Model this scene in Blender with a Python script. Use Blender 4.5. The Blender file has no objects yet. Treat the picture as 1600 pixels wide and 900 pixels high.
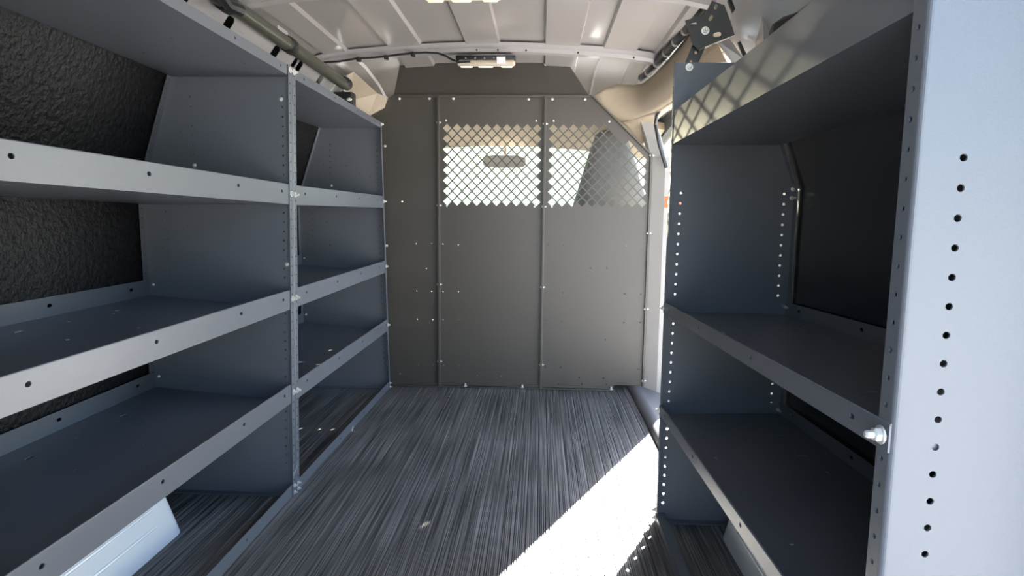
import bpy, bmesh, math, random
from mathutils import Vector, Matrix
from mathutils.geometry import delaunay_2d_cdt

random.seed(7)
sc = bpy.context.scene
COL = sc.collection
V = Vector

# ------------------------------------------------------------------ camera
F_PX = 940.0
CAM = V((0, 0, 0.733))
Yc = V((45, 112, -F_PX)).normalized()
Zc = V((80, 7850, F_PX)); Zc = (Zc - Yc * Zc.dot(Yc)).normalized()
Xc = Yc.cross(Zc)
ROT = Matrix((Xc, Yc, Zc))                      # camera axes -> world axes
cd = bpy.data.cameras.new('camera')
cam = bpy.data.objects.new('camera', cd); COL.objects.link(cam)
cd.sensor_fit = 'HORIZONTAL'; cd.sensor_width = 36.0; cd.lens = 36.0 * F_PX / 1600.0
cd.clip_start = 0.02; cd.clip_end = 400
cam.matrix_world = Matrix.Translation(CAM) @ ROT.to_4x4()
sc.camera = cam

def ray(px, py): return ROT @ V((px - 800, -(py - 450), -F_PX))
def aty(px, py, Y):
    d = ray(px, py); return CAM + d * ((Y - CAM.y) / d.y)
def atx(px, py, x):
    d = ray(px, py); return CAM + d * ((x - CAM.x) / d.x)

# ------------------------------------------------------------------ materials
def new_mat(name):
    m = bpy.data.materials.new(name); m.use_nodes = True
    nt = m.node_tree
    return m, nt, nt.nodes['Principled BSDF']

def mat(name, col, rough=0.5, metal=0.0, spec=0.5, var=0.06, scale=30.0, bump=0.0, bscale=200.0, coat=0.0, emit=None, estr=0.0):
    m, nt, b = new_mat(name)
    b.inputs['Roughness'].default_value = rough
    b.inputs['Metallic'].default_value = metal
    b.inputs['Specular IOR Level'].default_value = spec
    b.inputs['Coat Weight'].default_value = coat
    b.inputs['Coat Roughness'].default_value = 0.12
    tc = nt.nodes.new('ShaderNodeTexCoord')
    n = nt.nodes.new('ShaderNodeTexNoise'); n.inputs['Scale'].default_value = scale; n.inputs['Detail'].default_value = 4
    nt.links.new(tc.outputs['Object'], n.inputs['Vector'])
    mx = nt.nodes.new('ShaderNodeMix'); mx.data_type = 'RGBA'
    mx.inputs['A'].default_value = (*[c * (1 - var) for c in col], 1)
    mx.inputs['B'].default_value = (*[min(1, c * (1 + var)) for c in col], 1)
    nt.links.new(n.outputs['Fac'], mx.inputs['Factor'])
    nt.links.new(mx.outputs['Result'], b.inputs['Base Color'])
    if bump:
        n2 = nt.nodes.new('ShaderNodeTexNoise'); n2.inputs['Scale'].default_value = bscale; n2.inputs['Detail'].default_value = 3
        nt.links.new(tc.outputs['Object'], n2.inputs['Vector'])
        bp = nt.nodes.new('ShaderNodeBump'); bp.inputs['Strength'].default_value = bump; bp.inputs['Distance'].default_value = 0.002 if bump < .9 else 0.005
        nt.links.new(n2.outputs['Fac'], bp.inputs['Height']); nt.links.new(bp.outputs['Normal'], b.inputs['Normal'])
    if emit:
        b.inputs['Emission Color'].default_value = (*emit, 1); b.inputs['Emission Strength'].default_value = estr
    return m

M_SHELF = mat('shelf_paint', (0.130, 0.139, 0.158), 0.31, var=0.03, scale=8, bump=0.08, bscale=500)
M_PART = mat('partition_paint', (0.068, 0.059, 0.050), 0.40, var=0.05, scale=5, bump=0.06, bscale=300)
M_BOLT = mat('zinc_bolt', (0.80, 0.79, 0.75), 0.32, metal=.55, var=0.05)
M_ROOF = mat('roof_paint', (0.33, 0.30, 0.28), 0.25, var=0.03, scale=6, coat=0.3)
M_BODY = mat('body_paint', (0.36, 0.335, 0.325), 0.25, var=0.04, scale=10, coat=0.4)
M_ARCH = mat('arch_paint', (0.78, 0.79, 0.80), 0.3, var=0.02, coat=0.2)
M_BEIGE = mat('beige_trim', (0.42, 0.345, 0.255), 0.7, var=0.05, scale=40)
M_GREYTRIM = mat('grey_trim', (0.36, 0.34, 0.32), 0.6, var=0.04)
M_LINER = mat('black_liner', (0.008, 0.008, 0.009), 0.5, spec=.22, var=0.3, scale=60, bump=1.0, bscale=95)
M_LINER2 = mat('black_panel', (0.008, 0.008, 0.009), 0.22, var=0.2, scale=20, bump=0.05, bscale=90)
M_BLACK = mat('black_plastic', (0.015, 0.015, 0.016), 0.45, var=0.2)
M_BRACKET = mat('bracket_paint', (0.05, 0.05, 0.052), 0.45, var=0.06)
M_SEAT = mat('seat_fabric', (0.17, 0.175, 0.18), 0.85, var=0.12, scale=200, bump=0.2, bscale=600)
M_TUBE = mat('airbag_tube', (0.07, 0.068, 0.05), 0.3, var=0.1)
M_LAMP = mat('lamp_plastic', (0.55, 0.47, 0.36), 0.45, var=0.03)
M_LENS = mat('lamp_lens', (0.9, 0.85, 0.65), 0.2, var=0.02, emit=(1.0, 0.86, 0.52), estr=0.55)
M_ORANGE = mat('orange_sticker', (0.80, 0.12, 0.02), 0.4, var=0.02)
M_WHITE = mat('white_sticker', (0.85, 0.82, 0.80), 0.5, var=0.02)
M_SILL = mat('sill_plastic', (0.16, 0.16, 0.165), 0.35, var=0.05)
M_GROUND = mat('concrete', (0.46, 0.455, 0.44), 0.9, var=0.12, scale=2)
M_DASH = mat('dash_plastic', (0.05, 0.048, 0.045), 0.7, var=0.05)

def glass_mat():
    m, nt, b = new_mat('window_glass')
    nt.nodes.remove(b)
    tr = nt.nodes.new('ShaderNodeBsdfTransparent'); tr.inputs['Color'].default_value = (.95, .96, .92, 1)
    gs = nt.nodes.new('ShaderNodeBsdfGlossy'); gs.inputs['Roughness'].default_value = .02
    mx = nt.nodes.new('ShaderNodeMixShader')
    mx.inputs[0].default_value = .05; nt.links.new(tr.outputs[0], mx.inputs[1]); nt.links.new(gs.outputs[0], mx.inputs[2])
    nt.links.new(mx.outputs[0], nt.nodes['Material Output'].inputs['Surface'])
    return m
M_GLASS = glass_mat()

def floor_mat():
    m, nt, b = new_mat('ribbed_rubber')
    tc = nt.nodes.new('ShaderNodeTexCoord')
    def noise(scale, sx, sy, det=3):
        mp = nt.nodes.new('ShaderNodeMapping'); mp.inputs['Scale'].default_value = (sx, sy, 1)
        n = nt.nodes.new('ShaderNodeTexNoise'); n.inputs['Scale'].default_value = scale; n.inputs['Detail'].default_value = det
        nt.links.new(tc.outputs['Object'], mp.inputs['Vector']); nt.links.new(mp.outputs['Vector'], n.inputs['Vector'])
        return n
    streak = noise(1.0, 240, 2.5); patch = noise(5.0, 1, 1, 5); fine = noise(1.0, 500, 60)
    r1 = nt.nodes.new('ShaderNodeValToRGB')
    r1.color_ramp.elements[0].position = 0.40; r1.color_ramp.elements[0].color = (0.052, 0.050, 0.047, 1)
    r1.color_ramp.elements[1].position = 0.64; r1.color_ramp.elements[1].color = (0.250, 0.240, 0.228, 1)
    nt.links.new(streak.outputs['Fac'], r1.inputs['Fac'])
    mx = nt.nodes.new('ShaderNodeMix'); mx.data_type = 'RGBA'; mx.blend_type = 'MULTIPLY'; mx.inputs['Factor'].default_value = 0.6
    r2 = nt.nodes.new('ShaderNodeValToRGB')
    r2.color_ramp.elements[0].position = 0.3; r2.color_ramp.elements[0].color = (0.55, 0.55, 0.55, 1)
    r2.color_ramp.elements[1].position = 0.7; r2.color_ramp.elements[1].color = (1.25, 1.25, 1.25, 1)
    nt.links.new(patch.outputs['Fac'], r2.inputs['Fac'])
    nt.links.new(r1.outputs['Color'], mx.inputs['A']); nt.links.new(r2.outputs['Color'], mx.inputs['B'])
    nt.links.new(mx.outputs['Result'], b.inputs['Base Color'])
    b.inputs['Roughness'].default_value = 0.42
    bp = nt.nodes.new('ShaderNodeBump'); bp.inputs['Strength'].default_value = 0.25; bp.inputs['Distance'].default_value = 0.001
    nt.links.new(fine.outputs['Fac'], bp.inputs['Height']); nt.links.new(bp.outputs['Normal'], b.inputs['Normal'])
    return m
M_FLOOR = floor_mat()

# ------------------------------------------------------------------ mesh helpers
def obj(name, bm, m, parent=None, smooth=False, recalc=True):
    if recalc: bmesh.ops.recalc_face_normals(bm, faces=bm.faces[:])
    me = bpy.data.meshes.new(name); bm.to_mesh(me); bm.free()
    me.materials.append(m)
    if smooth:
        for p in me.polygons: p.use_smooth = True
        try: me.set_sharp_from_angle(angle=math.radians(40))
        except Exception: pass
    o = bpy.data.objects.new(name, me); COL.objects.link(o)
    if parent:
        o.parent = parent
        o.matrix_parent_inverse = parent_world(parent).inverted()
    return o

def parent_world(o):
    m = o.matrix_basis.copy()
    if o.parent: m = parent_world(o.parent) @ o.matrix_parent_inverse @ m
    return m

def thing(name, label, cat, loc, group=None):
    o = bpy.data.objects.new(name, None); COL.objects.link(o)
    o.empty_display_size = 0.05
    o.location = loc
    tag(o, label, cat, group)
    return o

def tag(o, label, cat, group=None):
    o['label'] = label; o['category'] = cat
    if group: o['group'] = group
    return o

def struct(name, bm, m, smooth=False, label=None):
    o = obj(name, bm, m, None, smooth); o['kind'] = 'structure'
    if label: o['label'] = label
    return o

def inside(p, poly):
    x, y = p; c = False; n = len(poly); j = n - 1
    for i in range(n):
        xi, yi = poly[i]; xj, yj = poly[j]
        if (yi > y) != (yj > y) and x < (xj - xi) * (y - yi) / (yj - yi) + xi: c = not c
        j = i
    return c

def circ(u, v, r, n=8):
    return [(u + r * math.cos(2 * math.pi * (k + .5) / n), v + r * math.sin(2 * math.pi * (k + .5) / n)) for k in range(n)]

def slot(u, v, hl, r, ang=0.0, n=5):
    pts = []
    for s in (1, -1):
        for k in range(n):
            a = -math.pi / 2 + math.pi * k / (n - 1)
            if s < 0: a += math.pi
            x = s * hl + r * math.cos(a); y = r * math.sin(a)
            pts.append((u + x * math.cos(ang) - y * math.sin(ang), v + x * math.sin(ang) + y * math.cos(ang)))
    return pts

def sheet(bm, outline, holes, f, t):
    """Thin sheet with real holes. f(u, v, w) -> world point, w in [0, t]."""
    vs = [V(p) for p in outline]; es = [(i, (i + 1) % len(outline)) for i in range(len(outline))]
    for h in holes:
        b0 = len(vs); vs += [V(p) for p in h]; es += [(b0 + i, b0 + (i + 1) % len(h)) for i in range(len(h))]
    ov, oe, of, _, _, _ = delaunay_2d_cdt(vs, es, [], 0, 1e-7)
    cen = [(sum(p[0] for p in h) / len(h), sum(p[1] for p in h) / len(h)) for h in holes]
    rad = [max(math.hypot(p[0] - c[0], p[1] - c[1]) for p in h) for h, c in zip(holes, cen)]
    tris = []
    for fc in of:
        c = (sum(ov[i].x for i in fc) / len(fc), sum(ov[i].y for i in fc) / len(fc))
        if not inside(c, outline): continue
        if any(abs(c[0] - q[0]) <= r and abs(c[1] - q[1]) <= r and inside(c, h) for h, q, r in zip(holes, cen, rad)): continue
        tris.append(tuple(fc))
    A = [bm.verts.new(f(p.x, p.y, 0)) for p in ov]; B = [bm.verts.new(f(p.x, p.y, t)) for p in ov]
    cnt = {}
    for tr in tris:
        bm.faces.new([A[i] for i in tr]); bm.faces.new([B[i] for i in reversed(tr)])
        for i in range(len(tr)):
            e = (tr[i], tr[(i + 1) % len(tr)]); cnt[tuple(sorted(e))] = (cnt.get(tuple(sorted(e)), (0, e))[0] + 1, e)
    for k, (n, e) in cnt.items():
        if n == 1: bm.faces.new([A[e[1]], A[e[0]], B[e[0]], B[e[1]]])
    loose = [v for v in A + B if not v.link_faces]
    for v in loose: bm.verts.remove(v)

def rect(u0, v0, u1, v1): return [(u0, v0), (u1, v0), (u1, v1), (u0, v1)]

def hexa(bm, p):
    """Eight corners: bottom 4 then top 4."""
    v = [bm.verts.new(q) for q in p]
    for f in ((3, 2, 1, 0), (4, 5, 6, 7), (0, 1, 5, 4), (1, 2, 6, 5), (2, 3, 7, 6), (3, 0, 4, 7)): bm.faces.new([v[i] for i in f])

def box(bm, x0, x1, y0, y1, z0, z1, bev=0.0, seg=2):
    b2 = bmesh.new()
    hexa(b2, [(x0, y0, z0), (x1, y0, z0), (x1, y1, z0), (x0, y1, z0), (x0, y0, z1), (x1, y0, z1), (x1, y1, z1), (x0, y1, z1)])
    if bev: bmesh.ops.bevel(b2, geom=b2.edges[:], offset=bev, segments=seg, profile=.5, affect='EDGES')
    merge(bm, b2)

def merge(bm, b2, mtx=None):
    b2.verts.ensure_lookup_table()
    mp = {v: bm.verts.new(mtx @ v.co if mtx else v.co) for v in b2.verts}
    for f in b2.faces: bm.faces.new([mp[v] for v in f.verts])
    b2.free()

def loft(bm, rings, closed=True, caps=True):
    R = [[bm.verts.new(p) for p in r] for r in rings]
    n = len(R[0])
    for a, b in zip(R, R[1:]):
        for i in range(n if closed else n - 1):
            j = (i + 1) % n
            bm.faces.new([a[i], a[j], b[j], b[i]])
    if caps and closed:
        bm.faces.new(list(reversed(R[0]))); bm.faces.new(R[-1])

def tube(bm, pts, r, n=8):
    pts = [V(p) for p in pts]; rings = []
    for i, p in enumerate(pts):
        t = (pts[min(i + 1, len(pts) - 1)] - pts[max(i - 1, 0)]).normalized()
        a = t.cross(V((0, 0, 1)));
        if a.length < 1e-3: a = t.cross(V((1, 0, 0)))
        a.normalize(); b = a.cross(t)
        rr = r[i] if isinstance(r, (list, tuple)) else r
        rings.append([p + a * rr * math.cos(2 * math.pi * k / n) + b * rr * math.sin(2 * math.pi * k / n) for k in range(n)])
    loft(bm, rings)

def bolt_bm(p, d, r=0.0045, h=0.004, stud=True):
    """Hex nut with washer and rounded stud end, seated at p and pointing along d."""
    bm = bmesh.new(); d = V(d).normalized()
    a = d.orthogonal().normalized(); b = d.cross(a); p = V(p)
    def ring(z, rr, n): return [p + d * z + a * rr * math.cos(2 * math.pi * k / n) + b * rr * math.sin(2 * math.pi * k / n) for k in range(n)]
    loft(bm, [ring(-.0005, r * 1.35, 12), ring(.0008, r * 1.35, 12)])
    loft(bm, [ring(.0008, r, 6), ring(h * .85, r, 6), ring(h, r * .85, 6)])
    if stud: loft(bm, [ring(h, r * .6, 8), ring(h * 1.9, r * .6, 8), ring(h * 2.2, r * .35, 8)])
    return bm

def dome_bm(p, d, r=0.005):
    bm = bmesh.new(); d = V(d).normalized()
    a = d.orthogonal().normalized(); b = d.cross(a); p = V(p)
    def ring(z, rr, n=10): return [p + d * z + a * rr * math.cos(2 * math.pi * k / n) + b * rr * math.sin(2 * math.pi * k / n) for k in range(n)]
    loft(bm, [ring(-.0005, r), ring(r * .25, r), ring(r * .55, r * .75), ring(r * .7, r * .3)])
    return bm

T = 0.0018                                     # sheet metal
PITCH = 0.0233
HR = 0.0031

# ------------------------------------------------------------------ shelving
def end_panel(parent, Y, inn, xf, back, ztop, cols, extra, side, flange=0.020, bend=0.003, backflange=True, fl_holes=True, z0=0.0):
    """Upright end panel in the plane y = Y.  inn = +1/-1: the way its flanges fold along y.  xf(z): front edge.
    back: [(x, z) ...] from bottom to top.  side = +1 when the aisle lies towards +x."""
    bm = bmesh.new()
    s = side
    outline = [(xf(z0) - s * bend, z0), (xf(ztop) - s * bend, ztop)] + list(reversed(back))
    holes = []
    for (c, za, zb) in cols:
        z = za
        while z <= zb + 1e-6:
            holes.append(circ(c(z) if callable(c) else c, z, HR)); z += PITCH
    holes += [circ(u, v, r) for (u, v, r) in extra]
    f = lambda u, v, w: V((u, Y + inn * w, v))
    sheet(bm, outline, holes, f, T)
    # rounded bend and front flange
    nb = 5; rings = []
    for z in (z0, ztop):
        r = []
        for k in range(nb + 1):
            a = math.pi / 2 * k / nb
            r.append(V((xf(z) - s * bend + s * bend * math.sin(a), Y + inn * bend * (1 - math.cos(a)), z)))
        for k in range(nb, -1, -1):
            a = math.pi / 2 * k / nb; q = bend - T
            r.append(V((xf(z) - s * bend + s * q * math.sin(a), Y + inn * (bend - q * math.cos(a)), z)))
        rings.append(r)
    loft(bm, rings)
    fh = []
    if fl_holes:
        z = z0 + .02
        while z < ztop - .01:
            fh.append(circ(bend + (flange - bend) * .5, z, HR * .85)); z += PITCH
    sheet(bm, rect(bend, z0, flange, ztop), fh, lambda u, v, w: V((xf(v) - s * w, Y + inn * u, v)), T)
    if backflange:
        pts = back
        for (a, b) in zip(pts, pts[1:]):
            L = math.hypot(b[0] - a[0], b[1] - a[1]); dx, dz = (b[0] - a[0]) / L, (b[1] - a[1]) / L
            hs = []
            u = .02
            while u < L - .015:
                hs.append(circ(u, .011, .0022)); u += PITCH
            sheet(bm, rect(0, 0, L, .020), hs, lambda u, v, w, a=a, dx=dx, dz=dz: V((a[0] + dx * u + s * w, Y + inn * v, a[1] + dz * u)), T)
    # bottom flange
    xa, xb = xf(z0), back[0][0]
    sheet(bm, rect(min(xa, xb) + .004, .0, max(xa, xb) - .004, .022), [], lambda u, v, w: V((u, Y + inn * v, z0 + w)), T)
    return obj('side_panel', bm, M_SHELF, parent)

def bolt(parent, p, d, r=.0055, h=.0045):
    return obj('bolt', bolt_bm(p, d, r, h), M_BOLT, parent, smooth=False)

def tray(parent, Ya, Yb, xf, zb, hlip, xback, dback, hback, side, dholes, lip_holes, inset=.0022, hem=.004, endlip=.036):
    """Shelf tray: deck, front lip, back lip, end lips.  zb(Y): height of the deck at the front."""
    s = side
    root_bm = bmesh.new()
    xF = lambda Y: xf(Y, zb(Y)) - s * inset
    def deck(u, v, w):                         # u 0..1 front->back, v = Y
        x = xF(v) + (xback - xF(v)) * u
        return V((x, v, zb(v) + dback * u - w))
    depth = abs(xback - xF(Ya))
    sheet(root_bm, rect(0, Ya, 1, Yb), [[(a / depth, b) for a, b in h] for h in dholes], deck, T)
    # back lip
    bh = [slot(y, hback * .55, .003, .0035) for y in (Ya + .07, Ya + (Yb - Ya) * .36, Ya + (Yb - Ya) * .64, Yb - .07)]
    sheet(root_bm, rect(Ya, 0, Yb, hback), bh, lambda u, v, w: V((xback + s * w, u, zb(u) + dback + v)), T)
    # end lips
    for Ye, i in ((Ya, 1), (Yb, -1)):
        sheet(root_bm, rect(.03, 0, 1, endlip), [], lambda u, v, w, Ye=Ye, i=i: deck(u, Ye, 0) + V((0, i * w, v)), T)
    sh = obj('shelf', root_bm, M_SHELF, parent)
    # front lip with folded hem
    bm = bmesh.new()
    sheet(bm, rect(Ya, 0, Yb, hlip), lip_holes, lambda u, v, w: V((xf(u, zb(u) + v) - s * (inset + w), u, zb(u) + v)), T)
    rings = []
    for Y in (Ya, Yb):
        r = []
        for k in range(6):
            a = math.pi * k / 5
            r.append(V((xf(Y, zb(Y) + hlip) - s * (inset + hem / 2 - hem / 2 * math.cos(a)), Y, zb(Y) + hlip - .0005 + hem / 2 * math.sin(a))))
        x0 = xf(Y, zb(Y) + hlip) - s * (inset + hem)
        r.append(V((x0, Y, zb(Y) + hlip - .010))); r.append(V((x0 + s * .0012, Y, zb(Y) + hlip - .010)))
        r.append(V((x0 + s * .0012, Y, zb(Y) + hlip - .0006)))
        rings.append(r)
    loft(bm, rings)
    obj('front_lip', bm, M_SHELF, sh)
    return sh

def lerp(a, b, t): return a + (b - a) * t

# post fronts on the left: (Y, x at floor, x at z=1.08)
POST_N = (0.600, -0.637, -0.624)
POST_M = (1.486, -0.634, -0.609)
POST_F = (2.472, -0.629, -0.649)
def mk_xf(A, B):
    return lambda Y, z: lerp(lerp(A[1], A[2], z / 1.08), lerp(B[1], B[2], z / 1.08), (Y - A[0]) / (B[0] - A[0]))
xf1, xf2 = mk_xf(POST_N, POST_M), mk_xf(POST_M, POST_F)
XB = -1.000
LBACK = [(XB, 0), (XB, .795), (-.9005, 1.088)]
def xfp(P): return lambda z: lerp(P[1], P[2], z / 1.08)
LEFT_EXTRA = [(-.893, .933, .003), (-.80, .931, .0035), (-.745, .90, .003), (-.70, .885, .003), (-.875, .605, .004), (-.86, .44, .003), (-.885, .70, .003)]

def left_unit(A, B, xf, label, heights, bolts_y, lips, dholes, kick, top_lip):
    u = thing('shelving_unit', label, 'shelving unit', ((xf(A[0], 0) + XB) / 2, (A[0] + B[0]) / 2, 0), 'steel shelving units along the van walls')
    Ya, Yb = A[0], B[0]
    if A is POST_M: Ya += .0015
    else: pass
    if B is POST_M: Yb -= .0015
    pa, pb = xfp(A), xfp(B)
    cols = lambda p: [(lambda z: p(z) - .024, .06, 1.03), (-.945, .06, .79), (-.866, .83, 1.02)]
    near = end_panel(u, Ya, 1, pa, LBACK, 1.088, cols(pa), [], 1)
    far = end_panel(u, Yb, -1, pb, LBACK, 1.088, cols(pb), LEFT_EXTRA, 1)
    Y0, Y1 = Ya + T + .0005, Yb - T - .0005
    for (za, zb_, db, hb), dh in zip(heights, dholes):
        zf = lambda Y, za=za, zb_=zb_: lerp(za, zb_, (Y - Y0) / (Y1 - Y0))
        sh = tray(u, Y0, Y1, xf, zf, .046, XB + .003, db, hb, 1, dh,
                  [slot(y, .028, .0014, .0036) for y in lips])
        for Y in bolts_y:
            z = zf(Y) + .024
            bolt(sh, (xf(Y, z) + .0006, Y, z), (1, 0, 0))
    # top tray
    zt = lambda Y: lerp(top_lip[0], top_lip[1], (Y - Y0) / (Y1 - Y0))
    sh = tray(u, Y0, Y1, xf, zt, .021, -.906, 0, .02, 1,
              [slot(a, b, .006, .0025, math.pi / 2) for a, b in ((.07, Y0 + .25), (.2, Y0 + .33))] + [circ(a, b, .003) for a, b in ((.05, Y1 - .12), (.1, Y1 - .3), (.22, Y1 - .2), (.17, Y0 + .3))],
              [slot(y, .011, .0012, .003) for y in lips], endlip=.018)
    for Y in bolts_y:
        z = zt(Y) + .012
        bolt(sh, (xf(Y, z) + .0006, Y, z), (1, 0, 0))
    # kick rail on the floor
    bm = bmesh.new()
    sheet(bm, rect(Y0, 0, Y1, kick), [circ(y, kick * .5, .003) for y in lips[1:-1]], lambda q, v, w: V((xf(q, v) - .0022 - w, q, v + .0005)), T)
    sheet(bm, rect(Y0, 0, Y1, .02), [], lambda q, v, w: V((xf(q, 0) - .0022 - v, q, .0005 + w)), T)
    kr = obj('kick_rail', bm, M_SHELF, u)
    for Y in bolts_y:
        for z in (.008, kick - .006):
            bolt(kr, (xf(Y, z) + .0006, Y, z), (1, 0, 0), .0038, .0035)
    # screws seen on the inside face of the far panel
    for (x, z) in ((-.862, .85), (-.637, 1.01), (-.636, .606), (-.985, .55), (-.985, .31)):
        obj('screw', bolt_bm((x, Yb - T, z), (0, -1, 0), .004, .003), M_BOLT, far)
    return u

dh_std = lambda y0, L: [circ(.06, y0 + L * .16, .0055), slot(.075, y0 + L * .05, .009, .0045, math.pi / 2), circ(.055, y0 + L * .32, .0052), circ(.06, y0 + L * .75, .004),
                        slot(.31, y0 + L * .48, .007, .0034, math.pi / 2), circ(.30, y0 + L * .60, .004), circ(.27, y0 + L * .28, .0042), slot(.30, y0 + L * .76, .006, .0032, math.pi / 2), circ(.285, y0 + L * .72, .0036),
                        circ(.16, y0 + L * .60, .004), circ(.10, y0 + L * .5, .0042), circ(.20, y0 + L * .45, .004)]
DH1, DH2 = dh_std(.62, .86), dh_std(1.49, .98)
left_unit(POST_N, POST_M, xf1, 'grey steel shelving unit nearest on the left, over the white wheel arch',
          [(.771, .758, -.002, .04), (.491, .4965, .026, .040), (.250, .254, .028, .040)],
          (POST_M[0] - .011,), [.698, .946, 1.224, 1.428], [DH1] * 3, .033, (1.082, 1.065))
left_unit(POST_M, POST_F, xf2, 'grey steel shelving unit at far left, against the dark partition',
          [(.757, .763, 0, .04), (.4965, .4965, .026, .040), (.253, .250, .028, .040)],
          (POST_M[0] + .012, POST_F[0] - .010), [1.575, 1.84, 2.10, 2.36, 2.44], [DH2] * 3, .030, (1.065, 1.083))

# right-hand unit
RN, RF = .490, 1.410
XR = .291
RBACK = [(.574, 0), (.574, .795), (.534, .905), (.47, 1.077)]
ru = thing('shelving_unit', 'grey steel shelving unit on the right, blue-lit end panel facing the camera', 'shelving unit', (.43, .95, 0), 'steel shelving units along the van walls')
xr = lambda z: XR
front_col = lambda z: .307 + (z / .787) * .012
npan = end_panel(ru, RN, 1, xr, [(.60, 0), (.60, 1.05)], 1.14, [(.326, .0125, .79)], [], -1, flange=.0215, bend=.005, backflange=False)
fpan = end_panel(ru, RF, -1, xr, RBACK, 1.077, [(front_col, .0435, .79), (.551, .0435, .79)], [], -1, flange=.016)
Y0, Y1 = RN + T + .001, RF - T - .0005
xfr = lambda Y, z: XR
def rholes(extra=True):
    return [circ(.06, Y0 + .75, .003), slot(.05, Y0 + .62, .006, .0024, math.pi / 2), slot(.22, Y1 - .16, .007, .0026, 0), circ(.235, Y1 - .19, .003),
            slot(.215, Y1 - .28, .007, .0026, 0), circ(.225, Y1 - .36, .003), circ(.06, Y0 + .3, .003), slot(.09, Y0 + .2, .007, .0028, 0), circ(.07, Y0 + .12, .003), circ(.20, Y0 + .35, .003)]
lipsR = [Y0 + .06, Y0 + .33, Y0 + .60, Y1 - .06]
for (zn, zf_, db) in ((.543, .513, 0), (.300, .268, .008)):
    zz = lambda Y, zn=zn, zf_=zf_: lerp(zn, zf_, (Y - Y0) / (Y1 - Y0))
    sh = tray(ru, Y0, Y1, xfr, zz, .022, .572, db, .028, -1, rholes(), [slot(y, .012, .0015, .0032) for y in lipsR], inset=-.0012, endlip=.026)
    for Y, d in ((Y0 + .009, .006), (Y1 - .008, .0045)):
        bolt(sh, (XR - .0030, Y, zz(Y) + .011), (-1, 0, 0), d, d)
    obj('screw', bolt_bm((.566, RF - T, zz(RF) + .018), (0, -1, 0), .004, .010), M_BOLT, sh)
zz = lambda Y: .899
sh = tray(ru, Y0, Y1, xfr, zz, .070, .533, 0, .03, -1, [circ(.05, Y0 + .3, .003), circ(.15, Y0 + .6, .003)], [], endlip=.05)
bm = bmesh.new()
sheet(bm, rect(Y0, 0, Y1, .018), [circ(y, .009, .0028) for y in lipsR], lambda q, v, w: V((XR - .0012 + w, q, v + .0005)), T)
sheet(bm, rect(Y0, 0, Y1, .022), [], lambda q, v, w: V((XR - .0012 + v, q, .0185 - w)), T)
kr = obj('kick_rail', bm, M_SHELF, ru)
for Y, z in ((Y1 - .008, .01), (Y1 - .008, .03)):
    bolt(kr, (XR - .0018, Y, z), (-1, 0, 0))
obj('screw', bolt_bm((.570, RF - T, .80), (0, -1, 0), .004, .004), M_BOLT, fpan)
obj('screw', bolt_bm((.568, RF - T, .780), (0, -1, 0), .0035, .010), M_BOLT, fpan)

# ------------------------------------------------------------------ partition
PY = 2.515
pt = thing('partition', 'dark grey steel bulkhead partition with diamond mesh windows across the van', 'partition', (-.2, PY, 0))
def pxz(px, py): p = aty(px, py, PY); return (p.x, p.z)
HOLES = [(651,380),(675,380),(692.5,381),(716.5,382),(813,384),(839,384),(856,382),(881,383),(979,384),(1004,384),(667,419),(863,422),(923,419),(948,419),
 (652,454),(675,454.5),(693,455),(717,455),(813,457),(838,457.5),(855,457),(879,457.5),(976,459),(1001,460),(653,498),(677,499),(693,499),(717,499),(813,501),(837,502),
 (854,501),(878,502),(975,504),(1000,504),(919,545),(946,530),(653.5,569.5),(677,570),(693.5,570.5),(717,571),(812,573.5),(835,574),(852,573.5),(876,574),(973,577),(997,577),
 (625,584),(746,587),(783,588),(905,590),(943,591),(872,600),(909,600),(947,601),(628.5,315)]
HOLES = [pxz(*h) for h in HOLES]
XS1, XS2, XRE = -.428, .0075, .446
def diamonds(x0, x1, ok):
    out = []; p, q, a = .0411, .0425, .0176
    n = int(round((x1 - x0) / p)); 
    for j in range(15):
        z = 1.0885 - q * .5 * j
        for i in range(n if j % 2 == 0 else n - 1):
            x = x0 + p * (.5 + i + (.5 if j % 2 else 0))
            if ok(x, z): out.append([(x - a, z), (x, z - a), (x + a, z), (x, z + a)])
    return out
def part_panel(x0, x1, outline, dia):
    bm = bmesh.new()
    hs = [circ(u, v, .0030) for u, v in HOLES if x0 + .008 < u < x1 - .006] + dia
    sheet(bm, outline, hs, lambda u, v, w: V((u, PY + w, v)), .0022)
    # folded seam flanges towards the camera
    sheet(bm, rect(.003, 0, 1.216, .0135), [], lambda u, v, w: V((x1 - .001 - w, PY - v, u)), .0022) if x1 < .4 else None
    return bm
bmL = part_panel(-.92, XS1, [(-1.0, .006), (XS1 - .0005, .006), (XS1 - .0005, 1.217), (-.607, 1.217), (-.86, .985), (-1.0, .86)], [])
pl = obj('solid_panel', bmL, M_PART, pt)
dC = diamonds(-.4105, -.0005, lambda x, z: True)
bmC = part_panel(XS1, XS2, [(XS1 + .0005, .006), (XS2 - .0005, .006), (XS2 - .0005, 1.217), (XS1 + .0005, 1.217)], dC)
pc = obj('mesh_panel', bmC, M_PART, pt)
def okR(x, z):
    return (x - .199) / .246 + (z - .985) / .232 < .80 or z < .955
dR = diamonds(.0245, .4355, okR)
bmR = part_panel(XS2, XRE, [(XS2 + .0005, .006), (.322, .006), (.322, .022), (XRE, .022), (XRE, .985), (.199, 1.217), (XS2 + .0005, 1.217)], dR)
prr = obj('mesh_panel', bmR, M_PART, pt)
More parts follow.
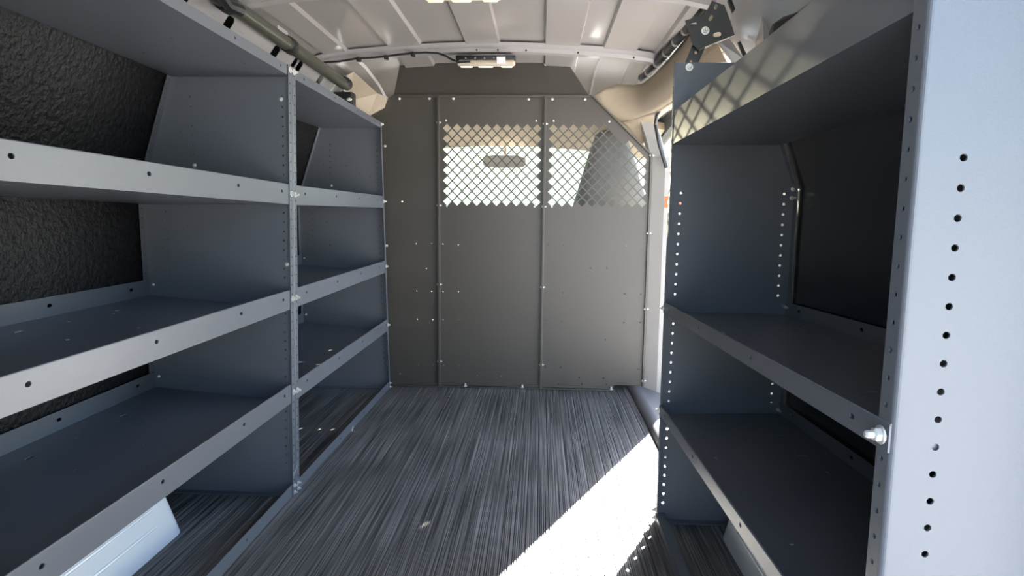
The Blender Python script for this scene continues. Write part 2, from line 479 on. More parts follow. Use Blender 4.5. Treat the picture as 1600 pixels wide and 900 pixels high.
# right folded edge, running up and along the slope
bm = bmesh.new()
for (a, b) in (((XRE, .022), (XRE, .985)), ((XRE, .985), (.199, 1.217)), ((-.607, 1.217), (-.86, .985))):
    hexa(bm, [(a[0] - .006, PY - .012, a[1]), (a[0] + .002, PY - .012, a[1]), (a[0] + .002, PY, a[1]), (a[0] - .006, PY, a[1]),
              (b[0] - .006, PY - .012, b[1]), (b[0] + .002, PY - .012, b[1]), (b[0] + .002, PY, b[1]), (b[0] - .006, PY, b[1])])
obj('folded_edge', bm, M_PART, pt)
for xs in (XS1, XS2):
    bm = bmesh.new(); box(bm, xs - .0015, xs + .0085, PY - .016, PY - .0002, .003, 1.212, .002)
    sp = obj('seam_rib', bm, M_PART, pt)
bm = bmesh.new(); box(bm, -.92, .322, PY - .018, PY + .001, .001, .0055, .001); box(bm, -.92, .318, PY - .004, PY - .0001, .006, .016, .001)
obj('bottom_flange', bm, M_PART, pt)
# upper panel to the roof
bm = bmesh.new()
sheet(bm, [(-.612, 1.214), (.19, 1.214), (.098, 1.352), (-.585, 1.352)], [], lambda u, v, w: V((u, PY + .004 + (v - 1.214) * .1 + w, v)), .0022)
sheet(bm, rect(-.605, 1.210, .196, 1.220), [], lambda u, v, w: V((u, PY - .006 + w, v)), .006)
up = obj('roof_panel', bm, M_PART, pt); up['label'] = 'darker upper panel reaching to the roof'
for px, py in [(624,154),(671,154),(708,154),(826,155),(863,155),(914,155),(661,99),(852,99),(697,188),(838,189),(865,189),(952,190),(698,322),(835,323),(862,323)]:
    p = aty(px, py, PY); small = py > 180
    obj('screw', dome_bm(p + V((0, -.0002 + (.012 if py < 120 else 0), 0)), (0, -1, 0), .0042 if small else .006), M_BOLT, pt)
for px, py in [(686,192),(686,321),(686,444),(686,564),(852,194),(848,323),(845,448),(843,569)]:
    p = aty(px, py, PY); xs = XS1 if px < 700 else XS2
    for s in (-1, 1):
        obj('bolt', bolt_bm((xs + .0035 + s * .0048, PY - .0095, p.z), (s, 0, 0), .0042, .0035, stud=(s > 0)), M_BOLT, pt)
for z in (.983, .668, .353, .045):
    obj('bolt', bolt_bm((XRE + .0018, PY - .006, z), (1, 0, 0), .0045, .004), M_BOLT, pt)
    obj('bolt', bolt_bm((XRE - .0062, PY - .006, z), (-1, 0, 0), .0045, .004, False), M_BOLT, pt)
for px, py in [(727,602),(816,604),(955,608)]:
    p = aty(px, py, PY - .012)
    obj('bolt', bolt_bm((p.x, PY - .011, .0055), (0, 0, 1), .006, .006), M_BOLT, pt)

# ------------------------------------------------------------------ floor
bm = bmesh.new()
prof = []
x = -1.02
def rib_at(xx):
    k = int(math.floor(xx / .0046)); return .0 if k % 7 == 0 else (-.0012 if k % 2 else -.0002)
xs = []
n = int((.384 + 1.02) / .0023)
for i in range(n + 1):
    xx = -1.02 + i * .0023
    k = i // 2
    g = k % 6
    h = .0 if g != 0 else -.0014
    if i % 2: h -= .0007
    prof.append((xx, h - .0002))
prof += [(.3845, -.0002), (.3845, -.008)]
rings = [[(a, Y, b) for a, b in prof] for Y in (-.15, .6, 1.5, 2.1, 2.9)]
loft(bm, rings, closed=False)
hexa(bm, [(-1.02, -.15, -.03), (.62, -.15, -.03), (.62, 2.9, -.03), (-1.02, 2.9, -.03), (-1.02, -.15, -.012), (.62, -.15, -.012), (.62, 2.9, -.012), (-1.02, 2.9, -.012)])
prof2 = [(.384 + i * .0023, (-.0014 if (i // 2) % 6 == 0 else 0) - (.0007 if i % 2 else 0) - .0002) for i in range(96)]
loft(bm, [[(a, Y, b) for a, b in prof2] for Y in (-.15, .9, RF + .02)], closed=False)
struct('floor', bm, M_FLOOR)
# door sill beside the mat
bm = bmesh.new()
sp = [(.388, -.010), (.390, .004), (.398, .016), (.412, .022), (.430, .020), (.455, .010), (.50, .002), (.56, -.02), (.64, -.06), (.64, -.10)]
loft(bm, [[(a, Y, b) for a, b in sp] for Y in (1.425, 1.8, 2.2, 2.60)], closed=False)
struct('trim_1', bm, M_SILL, smooth=True, label='dark curved sill strip along the side door')

# ------------------------------------------------------------------ walls
def wall(name, prof, y0, y1, m, thick=.02, out=-1, ny=2):
    bm = bmesh.new()
    back = [(a + out * thick, b) for a, b in prof]
    ring = prof + back[::-1]
    loft(bm, [[(a, lerp(y0, y1, i / ny), b) for a, b in ring] for i in range(ny + 1)])
    return struct(name, bm, m)
wall('wall_left', [(-1.006, -.02), (-1.0045, .797), (-.9105, 1.068), (-.86, 1.165)], -.15, 2.512, M_LINER)
wall('wall_right', [(.580, -.02), (.580, .80), (.541, .91), (.48, 1.085)], .30, 1.43, M_LINER2, out=1)
bm = bmesh.new()
loft(bm, [[(.577, 1.418, z), (.665, 1.418, z), (.665, 1.50, z), (.640, 1.525, z), (.577, 1.525, z)] for z in (-.2, .8)] + [[(.50, 1.418, 1.04), (.665, 1.418, 1.04), (.665, 1.50, 1.04), (.640, 1.525, 1.04), (.52, 1.525, 1.04)], [(.48, 1.418, 1.2), (.665, 1.418, 1.2), (.665, 1.50, 1.2), (.640, 1.525, 1.2), (.50, 1.525, 1.2)]])
struct('trim_16', bm, M_BODY, label='rear pillar of the side door opening')  # depth of this pillar chosen to keep sun off the rear holes

# roof: pressed panel with raised ribs
EDG = [-.97, -.865, -.805, -.72, -.565, -.444, -.283, -.159, .005, .131, .215, .335, .40, .56]
def zroof(x): return 1.352 - .10 * (x + .205) ** 2 - .55 * max(0, abs(x + .205) - .52) ** 2
prof = []
for i, (a, b) in enumerate(zip(EDG, EDG[1:])):
    dz = .011 if i % 2 else 0
    for k in range(5):
        xx = lerp(a + .003, b - .003, k / 4); prof.append((xx, zroof(xx) + dz))
ring = prof + [(a, b + .03) for a, b in reversed(prof)]
bm = bmesh.new()
loft(bm, [[(a, Y, b + .0) for a, b in ring] for Y in (-.15, .6, 1.6, 2.29)])
loft(bm, [[(a, Y, b - d) for a, b in ring] for Y, d in ((2.30, .0), (2.5, .004), (2.70, .03), (2.86, .075), (3.05, .13), (3.32, .20))])
struct('ceiling', bm, M_ROOF, smooth=True)
# roof bows
def bow(name, Y, label):
    bm = bmesh.new(); rings = []
    for i in range(25):
        xx = lerp(-.845, .43, i / 24); z = zroof(xx)
        sec = [(-.045, .004), (-.034, -.006), (-.020, -.010), (-.015, -.022), (.012, -.024), (.016, -.012), (.034, -.010), (.045, .004)]
        rings.append([(xx, Y + a, z + b) for a, b in sec])
    loft(bm, rings)
    bm2 = bmesh.new()
    return struct(name, bm, M_BODY, smooth=True, label=label)
bow('beam_1', 2.30, 'pale steel roof bow above the partition')
bow('beam_2', 1.68, 'pale steel roof bow at the top of the view')
# dark plug buttons on the front bow
for k, (px, py) in enumerate([(745,86),(778,85),(822,86),(903,90),(990,97)]):
    p = aty(px, py, 2.285)
    o = obj('hole_plug', dome_bm(V((p.x, 2.2835, zroof(p.x) - .0155)), (0, -1, .25), .0042), M_BLACK); 
    tag(o, ['round black plug in roof bow, leftmost of five, left of the lamp label', 'round black plug in roof bow right above the white lamp label', 'round black plug in roof bow just right of the lamp', 'round black plug in roof bow above the sloping partition corner', 'round black plug in roof bow, rightmost near the beige trim'][k], 'plug', 'black plugs in the roof bow')

# ------------------------------------------------------------------ dome lamps
def lamp(name, label, cx, Y, z, tilt):
    t = thing(name, label, 'lamp', (cx, Y, z), 'interior dome lamps')
    Rm = Matrix.Translation((cx, Y, z)) @ Matrix.Rotation(tilt, 4, 'X')
    def part(nm, b2, m, par, sm=True):
        bm = bmesh.new(); merge(bm, b2, Rm); return obj(nm, bm, m, par, sm)
    b2 = bmesh.new(); box(b2, -.106, .106, -.030, .030, -.010, .012, .009, 3); hs = part('housing', b2, M_LAMP, t)
    for k, (xa, xb, nm) in enumerate(((-.096, -.052, 'lens'), (-.030, .024, 'lens'), (.054, .096, 'lens'))):
        b2 = bmesh.new(); box(b2, xa, xb, -.020, .020, -.0145, -.006, .004, 2); part(nm, b2, M_LENS, hs)
    b2 = bmesh.new(); box(b2, -.112, .108, -.02, .034, .010, .028, .004, 2); part('mounting_base', b2, M_BLACK, t)
    return t, Rm
t, Rm = lamp('dome_lamp', 'beige three-lens dome lamp under the roof bow, in front of the partition', -.2095, 2.300, 1.292, math.radians(12))
b2 = bmesh.new(); box(b2, .040, .072, -.036, -.029, -.001, .022, .001, 1)
bm = bmesh.new(); merge(bm, b2, Rm); o = obj('paper_tag', bm, M_WHITE, t); o['label'] = 'small white label on the lamp'
for k in range(4):
    obj('screw', dome_bm(Rm @ V((-.075 + k * .035, -.021, .018)), (0, -1, 0), .0035), M_BODY, t)
lamp('dome_lamp', 'beige three-lens dome lamp at the top edge, nearer than the other lamp', aty(722, 0, 1.68).x, 1.68, 1.318, math.radians(4))

# cable along the bow
cp = [(497,99),(512,97),(530,96),(560,91),(585,90),(603,88),(625,85),(645,83),(665,82),(684,83),(696,87),(706,93),(716,97),(735,96)]
pts = []
for i, (px, py) in enumerate(cp):
    p = aty(px, py, 2.268 if i < 10 else 2.262); pts.append(p)
pts2 = []
for a, b in zip(pts, pts[1:]): pts2 += [a, a.lerp(b, .5)]
pts2.append(pts[-1])
cb = thing('wiring_cable', 'black wiring cable clipped along the left half of the roof bow', 'cable', pts[0])
bm = bmesh.new(); tube(bm, pts2, .0038, 7); obj('cable', bm, M_BLACK, cb, True)
for i in (3, 5, 7):
    bm = bmesh.new(); p = pts[i]; box(bm, p.x - .007, p.x + .007, p.y - .006, p.y + .016, p.z - .011, p.z + .004, .002); obj('clip', bm, M_BLACK, cb)

# ------------------------------------------------------------------ left roof rail
bm = bmesh.new()
A = lambda u, v, w: V((lerp(-.83, -.765, v), u, lerp(1.145, 1.235, v) + w * .6)) + V((w * .8, 0, 0))
hs = []
for Y, l in ((1.345, .020), (1.47, .007), (1.535, .018), (1.60, .009), (1.72, .006), (1.80, .020), (1.935, .013), (1.975, .017), (2.05, .007), (2.16, .018), (2.255, .010), (2.295, .016)):
    hs.append([(Y - l, .42), (Y + l, .36), (Y + l, .74), (Y + l * .5, .82), (Y - l * .6, .82), (Y - l, .76)] if l > .01 else slot(Y, .60, .001, .009, 0))
sheet(bm, rect(.6, 0, 2.38, 1), hs, A, .004)
loft(bm, [[(-.772, Y, 1.228), (-.80, Y, 1.27), (-.87, Y, 1.30), (-.875, Y, 1.295), (-.81, Y, 1.262), (-.782, Y, 1.222)] for Y in (.6, 1.5, 2.40)])
sheet(bm, rect(.6, 1.13, 2.38, 1.24), [], lambda u, v, w: V((-.868 - w, u, v)), .004)
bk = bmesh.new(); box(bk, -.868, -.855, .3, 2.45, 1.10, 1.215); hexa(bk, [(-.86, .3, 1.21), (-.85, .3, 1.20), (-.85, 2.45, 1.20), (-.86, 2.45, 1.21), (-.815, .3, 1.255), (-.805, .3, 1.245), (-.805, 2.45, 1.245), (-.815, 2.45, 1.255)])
struct('trim_17', bk, M_BLACK, label='black strip behind the slotted rail in place of cavity shade')  # black backing so the slots look as dark as a shaded hollow
struct('trim_2', bm, M_BODY, label='pale slotted body rail above the left shelves')
ab = thing('curtain_airbag', 'long dark tube above the left shelves along the roof edge', 'airbag', (-.752, 1.3, 1.225))
bm = bmesh.new(); tube(bm, [(-.752, 1.0, 1.232), (-.752, 1.6, 1.230), (-.752, 2.1, 1.226), (-.752, 2.34, 1.222)], .0195, 14); obj('tube', bm, M_TUBE, ab, True)
for Y in (1.46, 1.82, 2.335):
    bm = bmesh.new(); tube(bm, [(-.752, Y - .022, 1.229), (-.752, Y - .018, 1.229), (-.752, Y + .018, 1.228), (-.752, Y + .022, 1.228)], [.020, .0235, .0235, .020], 14); obj('clamp', bm, M_BLACK, ab, True)
bm = bmesh.new(); box(bm, -.79, -.765, 1.78, 1.85, 1.245, 1.275, .004); obj('bracket', bm, M_BODY, ab)
hn = thing('wiring_harness', 'black taped wiring harness above the left shelf beside the airbag tube', 'cable', (-.725, .9, 1.21))
bm = bmesh.new(); tube(bm, [(-.712 + .006 * math.sin(k * 1.7), .9 + k * .05, 1.206 + .004 * math.sin(k * 2.3)) for k in range(12)], [.012 + .002 * (k % 2) for k in range(12)], 8); obj('harness', bm, M_BLACK, hn, True)

# beige pillar cover and small box at the top left corner
bm = bmesh.new()
q = [aty(541,118,2.40), aty(553,112,2.44), aty(590,146,2.47), aty(606,152,2.49), aty(601,168,2.49), aty(575,182,2.46), aty(560,172,2.42), aty(540,160,2.38)]
f = [bm.verts.new(p) for p in q]; g = [bm.verts.new(p + V((-.02, .08, .01))) for p in q]
bm.faces.new(f); bm.faces.new(g[::-1])
for i in range(len(f)): bm.faces.new([f[i], f[(i + 1) % len(f)], g[(i + 1) % len(f)], g[i]])
struct('trim_3', bm, M_BEIGE, label='beige pillar cover in the upper left corner')
cbx = thing('control_box', 'small black box with a pale oval, above the far left shelf', 'box', (-.72, 2.36, 1.15))
p = aty(524, 152, 2.32)
bm = bmesh.new(); box(bm, p.x - .075, p.x + .065, 2.325, 2.37, p.z - .035, p.z + .022, .006); obj('body', bm, M_BLACK, cbx)
p2 = aty(545, 155, 2.32)
b2 = dome_bm((0, 0, 0), (0, -1, 0), .008); bm = bmesh.new(); merge(bm, b2, Matrix.Translation((p2.x, 2.3245, p2.z)) @ Matrix.Diagonal((1.4, 1, .8, 1))); obj('button', bm, M_WHITE, cbx, True)

# ------------------------------------------------------------------ wheel arches
def arch(name, label, x0, x1, y0, y1, h, side):
    t = thing(name, label, 'wheel arch', ((x0 + x1) / 2, (y0 + y1) / 2, 0), 'wheel arches')
    bm = bmesh.new(); b2 = bmesh.new()
    n = 18; rings = []
    inner, outer = (x1, x0) if side > 0 else (x0, x1)
    s = side
    hexa(b2, [(x0, y0, 0), (x1, y0, 0), (x1, y1, 0), (x0, y1, 0),
              (x0 + (.02 if s < 0 else 0), y0 + .05, h), (x1 - (.02 if s > 0 else 0), y0 + .05, h), (x1 - (.02 if s > 0 else 0), y1 - .05, h), (x0 + (.02 if s < 0 else 0), y1 - .05, h)])
    bmesh.ops.bevel(b2, geom=[e for e in b2.edges if not all(v.co.z < .001 for v in e.verts)], offset=.032, segments=4, profile=.5, affect='EDGES')
    merge(bm, b2)
    obj('shell', bm, M_ARCH, t, True)
    for z in (.055, .095):
        bm = bmesh.new(); xx = inner - s * .02 * z / h
        tube(bm, [(xx - s * .001, y0 + .08, z), (xx - s * .001, y1 - .10, z)], .004, 8); obj('ridge', bm, M_ARCH, t, True)
    return t
arch('wheel_arch', 'white wheel arch on the floor under the left shelves', -1.004, -.818, .45, 1.295, .17, 1)
arch('wheel_arch', 'pale wheel arch in shade under the right shelves', .430, .577, .52, 1.355, .17, -1)

# ------------------------------------------------------------------ bracket on the right panel top
br = thing('mounting_bracket', 'dark slotted steel bracket bolted above the right shelving panel', 'bracket', aty(1080, 100, RF))
def pl(px, py, Y): p = aty(px, py, Y); return (p.x, p.z)
BY = 1.395
o_pl = [pl(1040 + a / 7.5, b / 7.5, BY) for a, b in [(230,240),(470,165),(540,10),(690,60),(765,260),(810,410),(460,550),(395,590),(320,520)]]
def pslot(a, b, l, r, ang):
    c = pl(1040 + a / 7.5, b / 7.5, BY); k = BY / F_PX / 7.5
    return slot(c[0], c[1], l * k, r * k, ang)
bm = bmesh.new()
sheet(bm, o_pl, [pslot(590,80,12,18,1.2), pslot(530,210,18,18,1.1), pslot(330,285,24,14,.3), pslot(605,405,24,22,.2), pslot(400,508,18,12,.8)], lambda u, v, w: V((u, BY + w, v)), .003)
obj('plate', bm, M_BRACKET, br)
AY = 1.413
o_arm = [pl(1040 + a / 7.5, b / 7.5, AY) for a, b in [(325,500),(205,790),(250,860),(340,860),(385,735),(470,540)]]
c1, c2 = pl(1040 + 355 / 7.5, 615 / 7.5, AY), pl(1040 + 298 / 7.5, 720 / 7.5, AY)
bm = bmesh.new()
sheet(bm, o_arm, [circ(c1[0], c1[1], .0034), circ(c2[0], c2[1], .0032)], lambda u, v, w: V((u, AY + w, v)), .003)
box(bm, aty(1093, 66, 1.4).x - .008, aty(1093, 66, 1.4).x + .008, BY + .002, AY + .001, aty(1093, 66, 1.4).z - .008, aty(1093, 66, 1.4).z + .008)
obj('arm', bm, M_BRACKET, br)
p = aty(1102, 48, BY); obj('bolt', bolt_bm((p.x, BY - .0002, p.z), (0, -1, 0), .0065, .005), M_BOLT, br)
p = aty(1077, 105, RF - T); obj('bolt', bolt_bm((p.x, RF - T - .0004, p.z), (0, -1, 0), .0062, .005), M_BOLT, br)

# ------------------------------------------------------------------ right upper trim (beige), airbag, body panel
up_px = [((928,150),2.56),((945,138),2.56),((965,131),2.54),((990,133),2.50),((1005,130),2.44),((1020,118),2.34),((1045,92),2.20),((1075,55),1.98),((1100,20),1.80),((1125,-20),1.64)]
lo_px = [((940,166),2.58),((955,178),2.58),((970,190),2.58),((992,186),2.54),((1008,180),2.48),((1025,174),2.40),((1048,160),2.26),((1080,128),2.06),((1110,100),1.88),((1150,60),1.70)]
bm = bmesh.new(); cols_ = []
for (u, Yu), (l, Yl) in zip(up_px, lo_px):
    a, b = aty(*u, Yu), aty(*l, Yl); col_ = []
    for k in range(9):
        s = k / 8; p = a.lerp(b, s); bul = math.sin(math.pi * s) * .022
        col_.append(p + V((-bul * .8, 0, -bul * .2 + .0)))
    cols_.append(col_)
loft(bm, cols_, closed=False)
o = struct('trim_4', bm, M_BEIGE, smooth=True, label='beige moulded headlining edge over the side door')
sm = o.modifiers.new('thick', 'SOLIDIFY'); sm.thickness = .006; sm.offset = 1
# lower beige header above the door window
bm = bmesh.new(); rows = []
lo2 = [((1000,225),2.60),((1010,222),2.60),((1016,205),2.58),((1020,196),2.54),((1028,186),2.50),((1040,176),2.44),((1056,166),2.34),((1080,150),2.18),((1110,130),2.02),((1150,95),1.84)]
for (l, Yl), (m_, Ym) in zip(lo_px, lo2):
    a, b = aty(*l, Yl) + V((.004, .004, 0)), aty(*m_, Ym)
    rows.append([a.lerp(b, k / 4) + V((.012 * math.sin(math.pi * k / 4), 0, 0)) for k in range(5)])
loft(bm, rows, closed=False)
o = struct('trim_5', bm, M_BEIGE, smooth=True, label='beige header panel above the side window')
sm = o.modifiers.new('thick', 'SOLIDIFY'); sm.thickness = .006; sm.offset = 1
# airbag segments on the right
ra = thing('curtain_airbag', 'black segmented airbag strip above the beige trim on the right', 'airbag', (.42, 2.0, 1.3))
ctr = [(( 1000,127),2.47),((1012,117),2.38),((1025,103),2.28),((1040,87),2.16),((1055,70),2.04),((1070,52),1.94),((1085,34),1.84),((1100,14),1.74)]
cpts = [aty(*a, Y) + V((0.004, .01, .012)) for a, Y in ctr]
for a, b in zip(cpts, cpts[1:]):
    bm = bmesh.new(); d = (b - a)
    tube(bm, [a + d * .04, a + d * .1, a + d * .9, a + d * .97], [.011, .014, .014, .011], 10); obj('segment', bm, M_BLACK, ra, True)
for a, b in zip(cpts[1:], cpts[2:]):
    bm = bmesh.new(); d = (b - a).normalized(); tube(bm, [a - d * .004, a + d * .004], .0155, 10); obj('clip', bm, M_GREYTRIM, ra, True)

# body side panel behind the bracket (upper right)
bm = bmesh.new()
def bp(px, py, Y): p = aty(px, py, Y); return p
rowsP = [[((1092,-30),1.62),((1128,-30),1.52),((1165,-30),1.42),((1215,-30),1.30),((1330,-60),1.06)],
         [((1118,0),1.66),((1146,6),1.56),((1172,10),1.46),((1225,10),1.32),((1330,-20),1.10)],
         [((1132,40),1.70),((1150,40),1.56),((1178,30),1.48),((1215,28),1.36),((1300,0),1.16)],
         [((1140,70),1.74),((1158,66),1.60),((1182,60),1.52),((1215,60),1.40),((1290,40),1.22)],
         [((1158,105),1.76),((1176,100),1.66),((1196,95),1.56),((1225,90),1.46),((1290,70),1.28)]]
loft(bm, [[bp(*a, Y) for a, Y in r] for r in rowsP], closed=False)
o = struct('trim_6', bm, M_BODY, smooth=True, label='silver pressed body panel behind the bracket')
sb = o.modifiers.new('sub', 'SUBSURF'); sb.levels = 2; sb.render_levels = 2
sm = o.modifiers.new('thick', 'SOLIDIFY'); sm.thickness = .004; sm.offset = -1
# black plates painted for the shade in that panel's opening and slot
def patch(name, pxs, Y, m, dy, parent=None):
    bm = bmesh.new(); q = [aty(a, b, y) for (a, b), y in zip(pxs, Y)]
    f = [bm.verts.new(p) for p in q]; g = [bm.verts.new(p + V((.0, dy, .0))) for p in q]
    bm.faces.new(f); bm.faces.new(g[::-1])
    for i in range(len(f)): bm.faces.new([f[i], f[(i + 1) % len(f)], g[(i + 1) % len(f)], g[i]])
    return obj(name, bm, m, parent)
o = patch('trim_7', [(1204,50),(1210,36),(1224,26),(1262,14),(1245,36),(1206,60)], [1.34,1.32,1.29,1.20,1.24,1.33], M_BLACK, .01); o['kind'] = 'structure'; o['label'] = 'black plate for the shade in the body panel opening'
o = patch('trim_8', [(1138,0),(1143,-2),(1149,14),(1146,19)], [1.50,1.49,1.49,1.50], M_BLACK, .01); o['kind'] = 'structure'; o['label'] = 'narrow black plate for the shade in a body panel slot'
o = patch('trim_9', [(1098,78),(1122,68),(1128,82),(1136,97),(1092,98)], [1.80,1.78,1.76,1.74,1.78], M_BEIGE, .02); o['kind'] = 'structure'; o['label'] = 'tan panel behind the bracket arm'
pb = [((1124,66),1.66),((1140,60),1.62),((1162,92),1.58),((1150,100),1.62)]
o = patch('trim_10', [a for a, _ in pb], [b for _, b in pb], M_BODY, .015); o['kind'] = 'structure'; o['label'] = 'pale pillar bracket above the shelf lip'
o = patch('trim_11', [(1153,66),(1157,64),(1168,88),(1163,92)], [1.57] * 4, M_BLACK, .006); o['kind'] = 'structure'; o['label'] = 'black plate for the shade in the pale pillar bracket slot'  # black plate stands for the shaded slot

# ------------------------------------------------------------------ B pillar right, with orange sticker
bm = bmesh.new()
pr = [(.450, 2.535), (.500, 2.500), (.640, 2.485), (.66, 2.53), (.66, 2.60), (.450, 2.60)]
loft(bm, [[(a, b, z) for a, b in pr] for z in (-.05, .5, .975)])
pr2 = [(.448, 2.535), (.502, 2.515), (.512, 2.545), (.506, 2.60), (.448, 2.60)]
loft(bm, [[(a + d, b + e, z) for a, b in pr2] for z, d, e in ((.976, .0, .0), (1.06, -.022, .01), (1.17, -.062, .02))])
struct('trim_12', bm, M_GREYTRIM, label='light grey pillar beside the partition')
stk = thing('warning_sticker', 'orange sticker with white symbol on the grey pillar', 'sticker', aty(1036, 317, 2.49))
p0, p1 = aty(1029, 307, 2.5), aty(1046, 328, 2.5)
nx = lambda x: 2.5 - (x - .5) * .107
bm = bmesh.new()
sx0, sx1, sz0, sz1 = .502, .565, aty(1035, 328, 2.5).z, aty(1035, 307, 2.5).z
hexa(bm, [(sx0, nx(sx0) - .0012, sz0), (sx1, nx(sx1) - .0012, sz0), (sx1, nx(sx1), sz0), (sx0, nx(sx0), sz0), (sx0, nx(sx0) - .0012, sz1), (sx1, nx(sx1) - .0012, sz1), (sx1, nx(sx1), sz1), (sx0, nx(sx0), sz1)])
obj('sheet', bm, M_ORANGE, stk)
bm = bmesh.new()
cx, cz = sx0 + .028, (sz0 + sz1) / 2 + .004
ringo = circ(cx, cz, .017, 20); ringi = circ(cx, cz, .011, 20)
sheet(bm, ringo, [ringi], lambda u, v, w: V((u, nx(u) - .0014 - w, v)), .0004)
sheet(bm, rect(sx0 + .001, sz0 + .001, sx1 - .001, sz0 + .008), [], lambda u, v, w: V((u, nx(u) - .0014 - w, v)), .0004)
obj('symbol', bm, M_WHITE, stk)

# ------------------------------------------------------------------ cab
bm = bmesh.new()   # headlining
rings = []
for Y, z in ((2.80, 1.192), (2.9, 1.175), (3.1, 1.128), (3.22, 1.098)):
    rings.append([(xx, Y, z - .12 * (xx + .2) ** 2) for xx in [-.95 + .1 * k for k in range(16)]] + [(xx, Y, z + .03 - .12 * (xx + .2) ** 2) for xx in [.55 - .1 * k for k in range(16)]])
loft(bm, rings); struct('ceiling_2', bm, M_BEIGE, smooth=True, label='beige cab headlining')
bm = bmesh.new()   # windscreen
sheet(bm, [(-.88, 0), (.48, 0), (.40, 1), (-.80, 1)], [], lambda u, v, w: V((u, 3.90 - .68 * v + w, .70 + .40 * v)), .005)
struct('window_1', bm, M_GLASS, label='windscreen')
bm = bmesh.new()   # dash and cowl
sec = [(3.45, -.05), (3.45, .55), (3.50, .66), (3.60, .70), (3.90, .70), (3.98, .66), (3.98, -.05)]
loft(bm, [[(xx, a, b) for a, b in sec] for xx in (-.95, .56)]); 
dsh = thing('dashboard', 'dark dashboard below the windscreen beyond the partition mesh', 'dashboard', (-.2, 3.6, 0)); obj('dash_top', bm, M_DASH, dsh)
for s, nm in ((-1, 'trim_13'), (1, 'trim_14')):   # windscreen pillars
    bm = bmesh.new(); xb, xt = (-.90, -.83) if s < 0 else (.50, .43)
    tube(bm, [(xb, 3.92, .68), (xt, 3.22, 1.10)], .035, 8); struct(nm, bm, M_BEIGE, True, label='windscreen pillar')
# cab doors: lower panel, upper frame, window
for s, x, n in ((-1, -1.0, 1), (1, .66, 2)):
    bm = bmesh.new()
    hs = [[(2.635, .74), (3.62, .74), (3.34, 1.06), (2.635, 1.13)]]
    sheet(bm, [(2.60, -.05), (3.98, -.05), (3.98, .70), (3.25, 1.14), (2.60, 1.20)], hs, lambda u, v, w: V((x + s * w - s * max(0, v - .7) * .25, u, v)), .04)
    struct('door_%d' % n, bm, M_DASH)
    bm = bmesh.new(); sheet(bm, hs[0], [], lambda u, v, w: V((x + s * (.018 + w) - s * max(0, v - .7) * .25, u, v)), .004)
    struct('window_%d' % (n + 1), bm, M_GLASS)
# cab floor
bm = bmesh.new(); box(bm, -1.02, .64, 2.90, 3.98, -.06, -.01); struct('floor_2', bm, M_BLACK)
# side door seal / window frame strip beside the right unit
bm = bmesh.new()
fr = [aty(1050,150,2.30), aty(1036,165,2.38), aty(1026,180,2.44), aty(1024,195,2.46), aty(1030,225,2.47), aty(1041,262,2.48)]
tube(bm, fr, .007, 8); struct('trim_15', bm, M_BLACK, True, label='dark rubber seal round the side window')
# seat
st = thing('passenger_seat', 'grey fabric passenger seat back seen through the right mesh window', 'seat', (.33, 2.85, 0))
bm = bmesh.new(); rings = []
for z, w, cx, cy, th in ((.02, .21, .325, 2.80, .11), (.40, .225, .325, 2.82, .12), (.60, .215, .325, 2.84, .12), (.78, .178, .326, 2.86, .10), (.90, .140, .323, 2.87, .085), (1.00, .108, .320, 2.88, .075), (1.07, .085, .318, 2.885, .065), (1.11, .068, .317, 2.885, .055), (1.13, .045, .316, 2.885, .035), (1.136, .015, .316, 2.885, .012)):
    r = []
    for k in range(28):
        a = 2 * math.pi * k / 28; c, s = math.cos(a), math.sin(a); e = .62
        r.append((cx + w * math.copysign(abs(c) ** e, c), cy + th * math.copysign(abs(s) ** e, s), z))
    rings.append(r)
loft(bm, rings); obj('backrest', bm, M_SEAT, st, True)
bm = bmesh.new(); box(bm, .11, .54, 2.90, 3.38, .05, .34, .05, 4); obj('cushion', bm, M_SEAT, st, True)
bm = bmesh.new(); tube(bm, [(.325 + .172, 2.775, .60), (.326 + .142, 2.80, .78), (.323 + .112, 2.815, .90), (.32 + .086, 2.83, 1.0)], .006, 8); obj('edge_highlight', bm, M_GREYTRIM, st, True)  # pale tube put in for the sunlit line on the seat's right edge
# mirror
mr = thing('rear_view_mirror', 'dark rear-view mirror hanging at the windscreen behind the left mesh window', 'mirror', (-.19, 3.15, 1.02))
p = aty(788, 252, 3.15)
bm = bmesh.new(); rings = []
for y, g in ((-.006, .94), (.0, 1.0), (.02, .98), (.035, .7)):
    r = []
    for k in range(24):
        a = 2 * math.pi * k / 24; c, s = math.cos(a), math.sin(a)
        r.append((p.x + .110 * g * math.copysign(abs(c) ** .35, c) * (1 + .04 * -s), p.y + y, p.z + .031 * g * math.copysign(abs(s) ** .5, s)))
    rings.append(r)
loft(bm, rings); obj('housing', bm, M_GREYTRIM, mr, True)
bm = bmesh.new(); tube(bm, [(p.x + .0, 3.18, p.z + .01), (p.x + .002, 3.20, p.z + .05), (p.x + .002, 3.26, p.z + .092)], .008, 8); obj('stem', bm, M_BEIGE, mr, True)

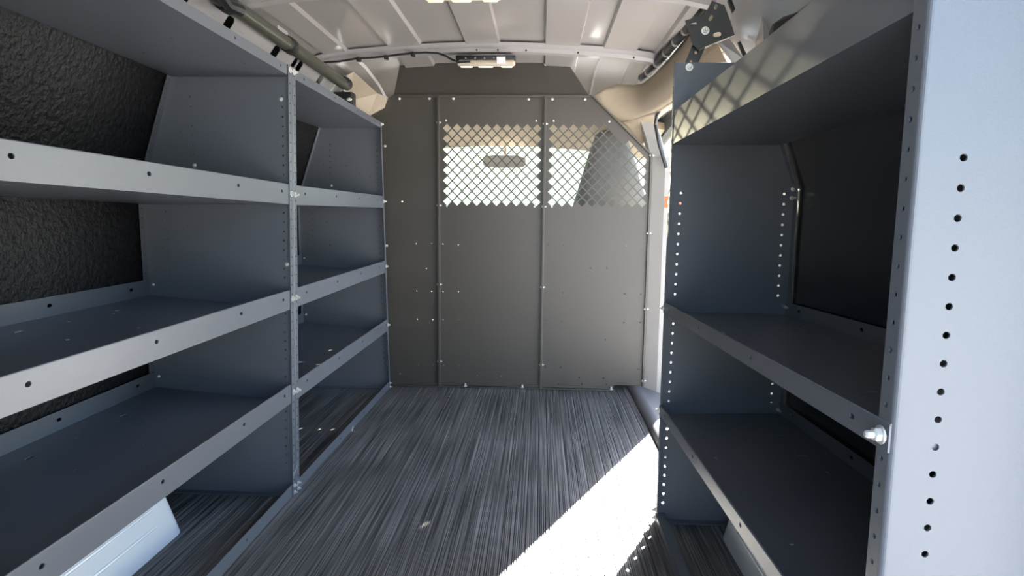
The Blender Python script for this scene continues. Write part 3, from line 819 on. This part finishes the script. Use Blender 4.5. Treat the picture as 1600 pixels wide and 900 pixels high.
# ------------------------------------------------------------------ outside shell and ground
bm = bmesh.new(); box(bm, -1.06, -1.03, -.16, 2.60, -.2, 1.30); box(bm, -1.06, -.88, -.16, 2.60, 1.29, 1.33); box(bm, -1.06, -.88, 2.60, 3.2, 1.13, 1.33); struct('wall_left_outer', bm, M_BODY, label='outer left side of the van')
bm = bmesh.new(); box(bm, .635, .665, .30, 1.47, -.2, 1.20); box(bm, .52, .66, .30, 2.60, 1.20, 1.33); box(bm, .53, .68, 2.60, 3.3, 1.18, 1.33); struct('wall_right_outer', bm, M_BODY, label='outer right side of the van')
bm = bmesh.new(); box(bm, -1.03, -.18, -.20, -.16, -.1, 1.33, .01); struct('door_3', bm, M_BODY, label='unseen closed left rear door, added to block light from behind')  # unseen door, added closed to dim the light on the left shelves
bm = bmesh.new(); box(bm, -60, 60, -60, 80, -.60, -.55); struct('ground', bm, M_GROUND)
M_WALLOUT = mat('cream_backdrop', (0.88, 0.80, 0.50), 0.9, var=0.06, scale=1.5)
bm = bmesh.new(); box(bm, -30, 26, 28, 34, -.55, 7.5); box(bm, -30.3, 26.3, 27.7, 34.3, 7.5, 7.9); struct('wall_backdrop', bm, M_WALLOUT, label='added pale building far ahead that cuts glare through the windscreen')  # building added to tame the glare seen through the mesh

# ------------------------------------------------------------------ light
EL = math.radians(25.0); AZ = math.radians(28.0)          # sun: ahead and to the right
sd = V((math.sin(AZ) * math.cos(EL), math.cos(AZ) * math.cos(EL), math.sin(EL)))
sl = bpy.data.lights.new('sun', 'SUN'); sl.energy = 105.0; sl.angle = math.radians(.55); sl.color = (1.0, .96, .90)
so = bpy.data.objects.new('sun', sl); COL.objects.link(so)
so.rotation_euler = sd.to_track_quat('Z', 'Y').to_euler()

gl = bpy.data.lights.new('sun_glint', 'SPOT'); gl.energy = 850.0; gl.spot_size = math.radians(9); gl.spot_blend = .8; gl.shadow_soft_size = .014; gl.color = (1, .90, .68)
go = bpy.data.objects.new('sun_glint', gl); COL.objects.link(go); go.location = (-1.95, 6.6, 1.11)   # spot lamp added in place of sunlight glinting off something ahead
go.rotation_euler = (go.location - V((.29, 1.15, .93))).to_track_quat('Z', 'Y').to_euler()
w = bpy.data.worlds.new('sky'); sc.world = w; w.use_nodes = True
nt = w.node_tree; bg = nt.nodes['Background']
sk = nt.nodes.new('ShaderNodeTexSky'); sk.sky_type = 'NISHITA'; sk.sun_disc = False
sk.sun_elevation = EL; sk.sun_rotation = AZ; sk.dust_density = 0.6; sk.ozone_density = 2.8; sk.air_density = 1.0; sk.altitude = 100
nt.links.new(sk.outputs['Color'], bg.inputs['Color']); bg.inputs['Strength'].default_value = 0.96

sc.view_settings.view_transform = 'Standard'; sc.view_settings.look = 'None'
sc.view_settings.exposure = 0.03; sc.view_settings.gamma = 1.0; sc.view_settings.use_curve_mapping = False
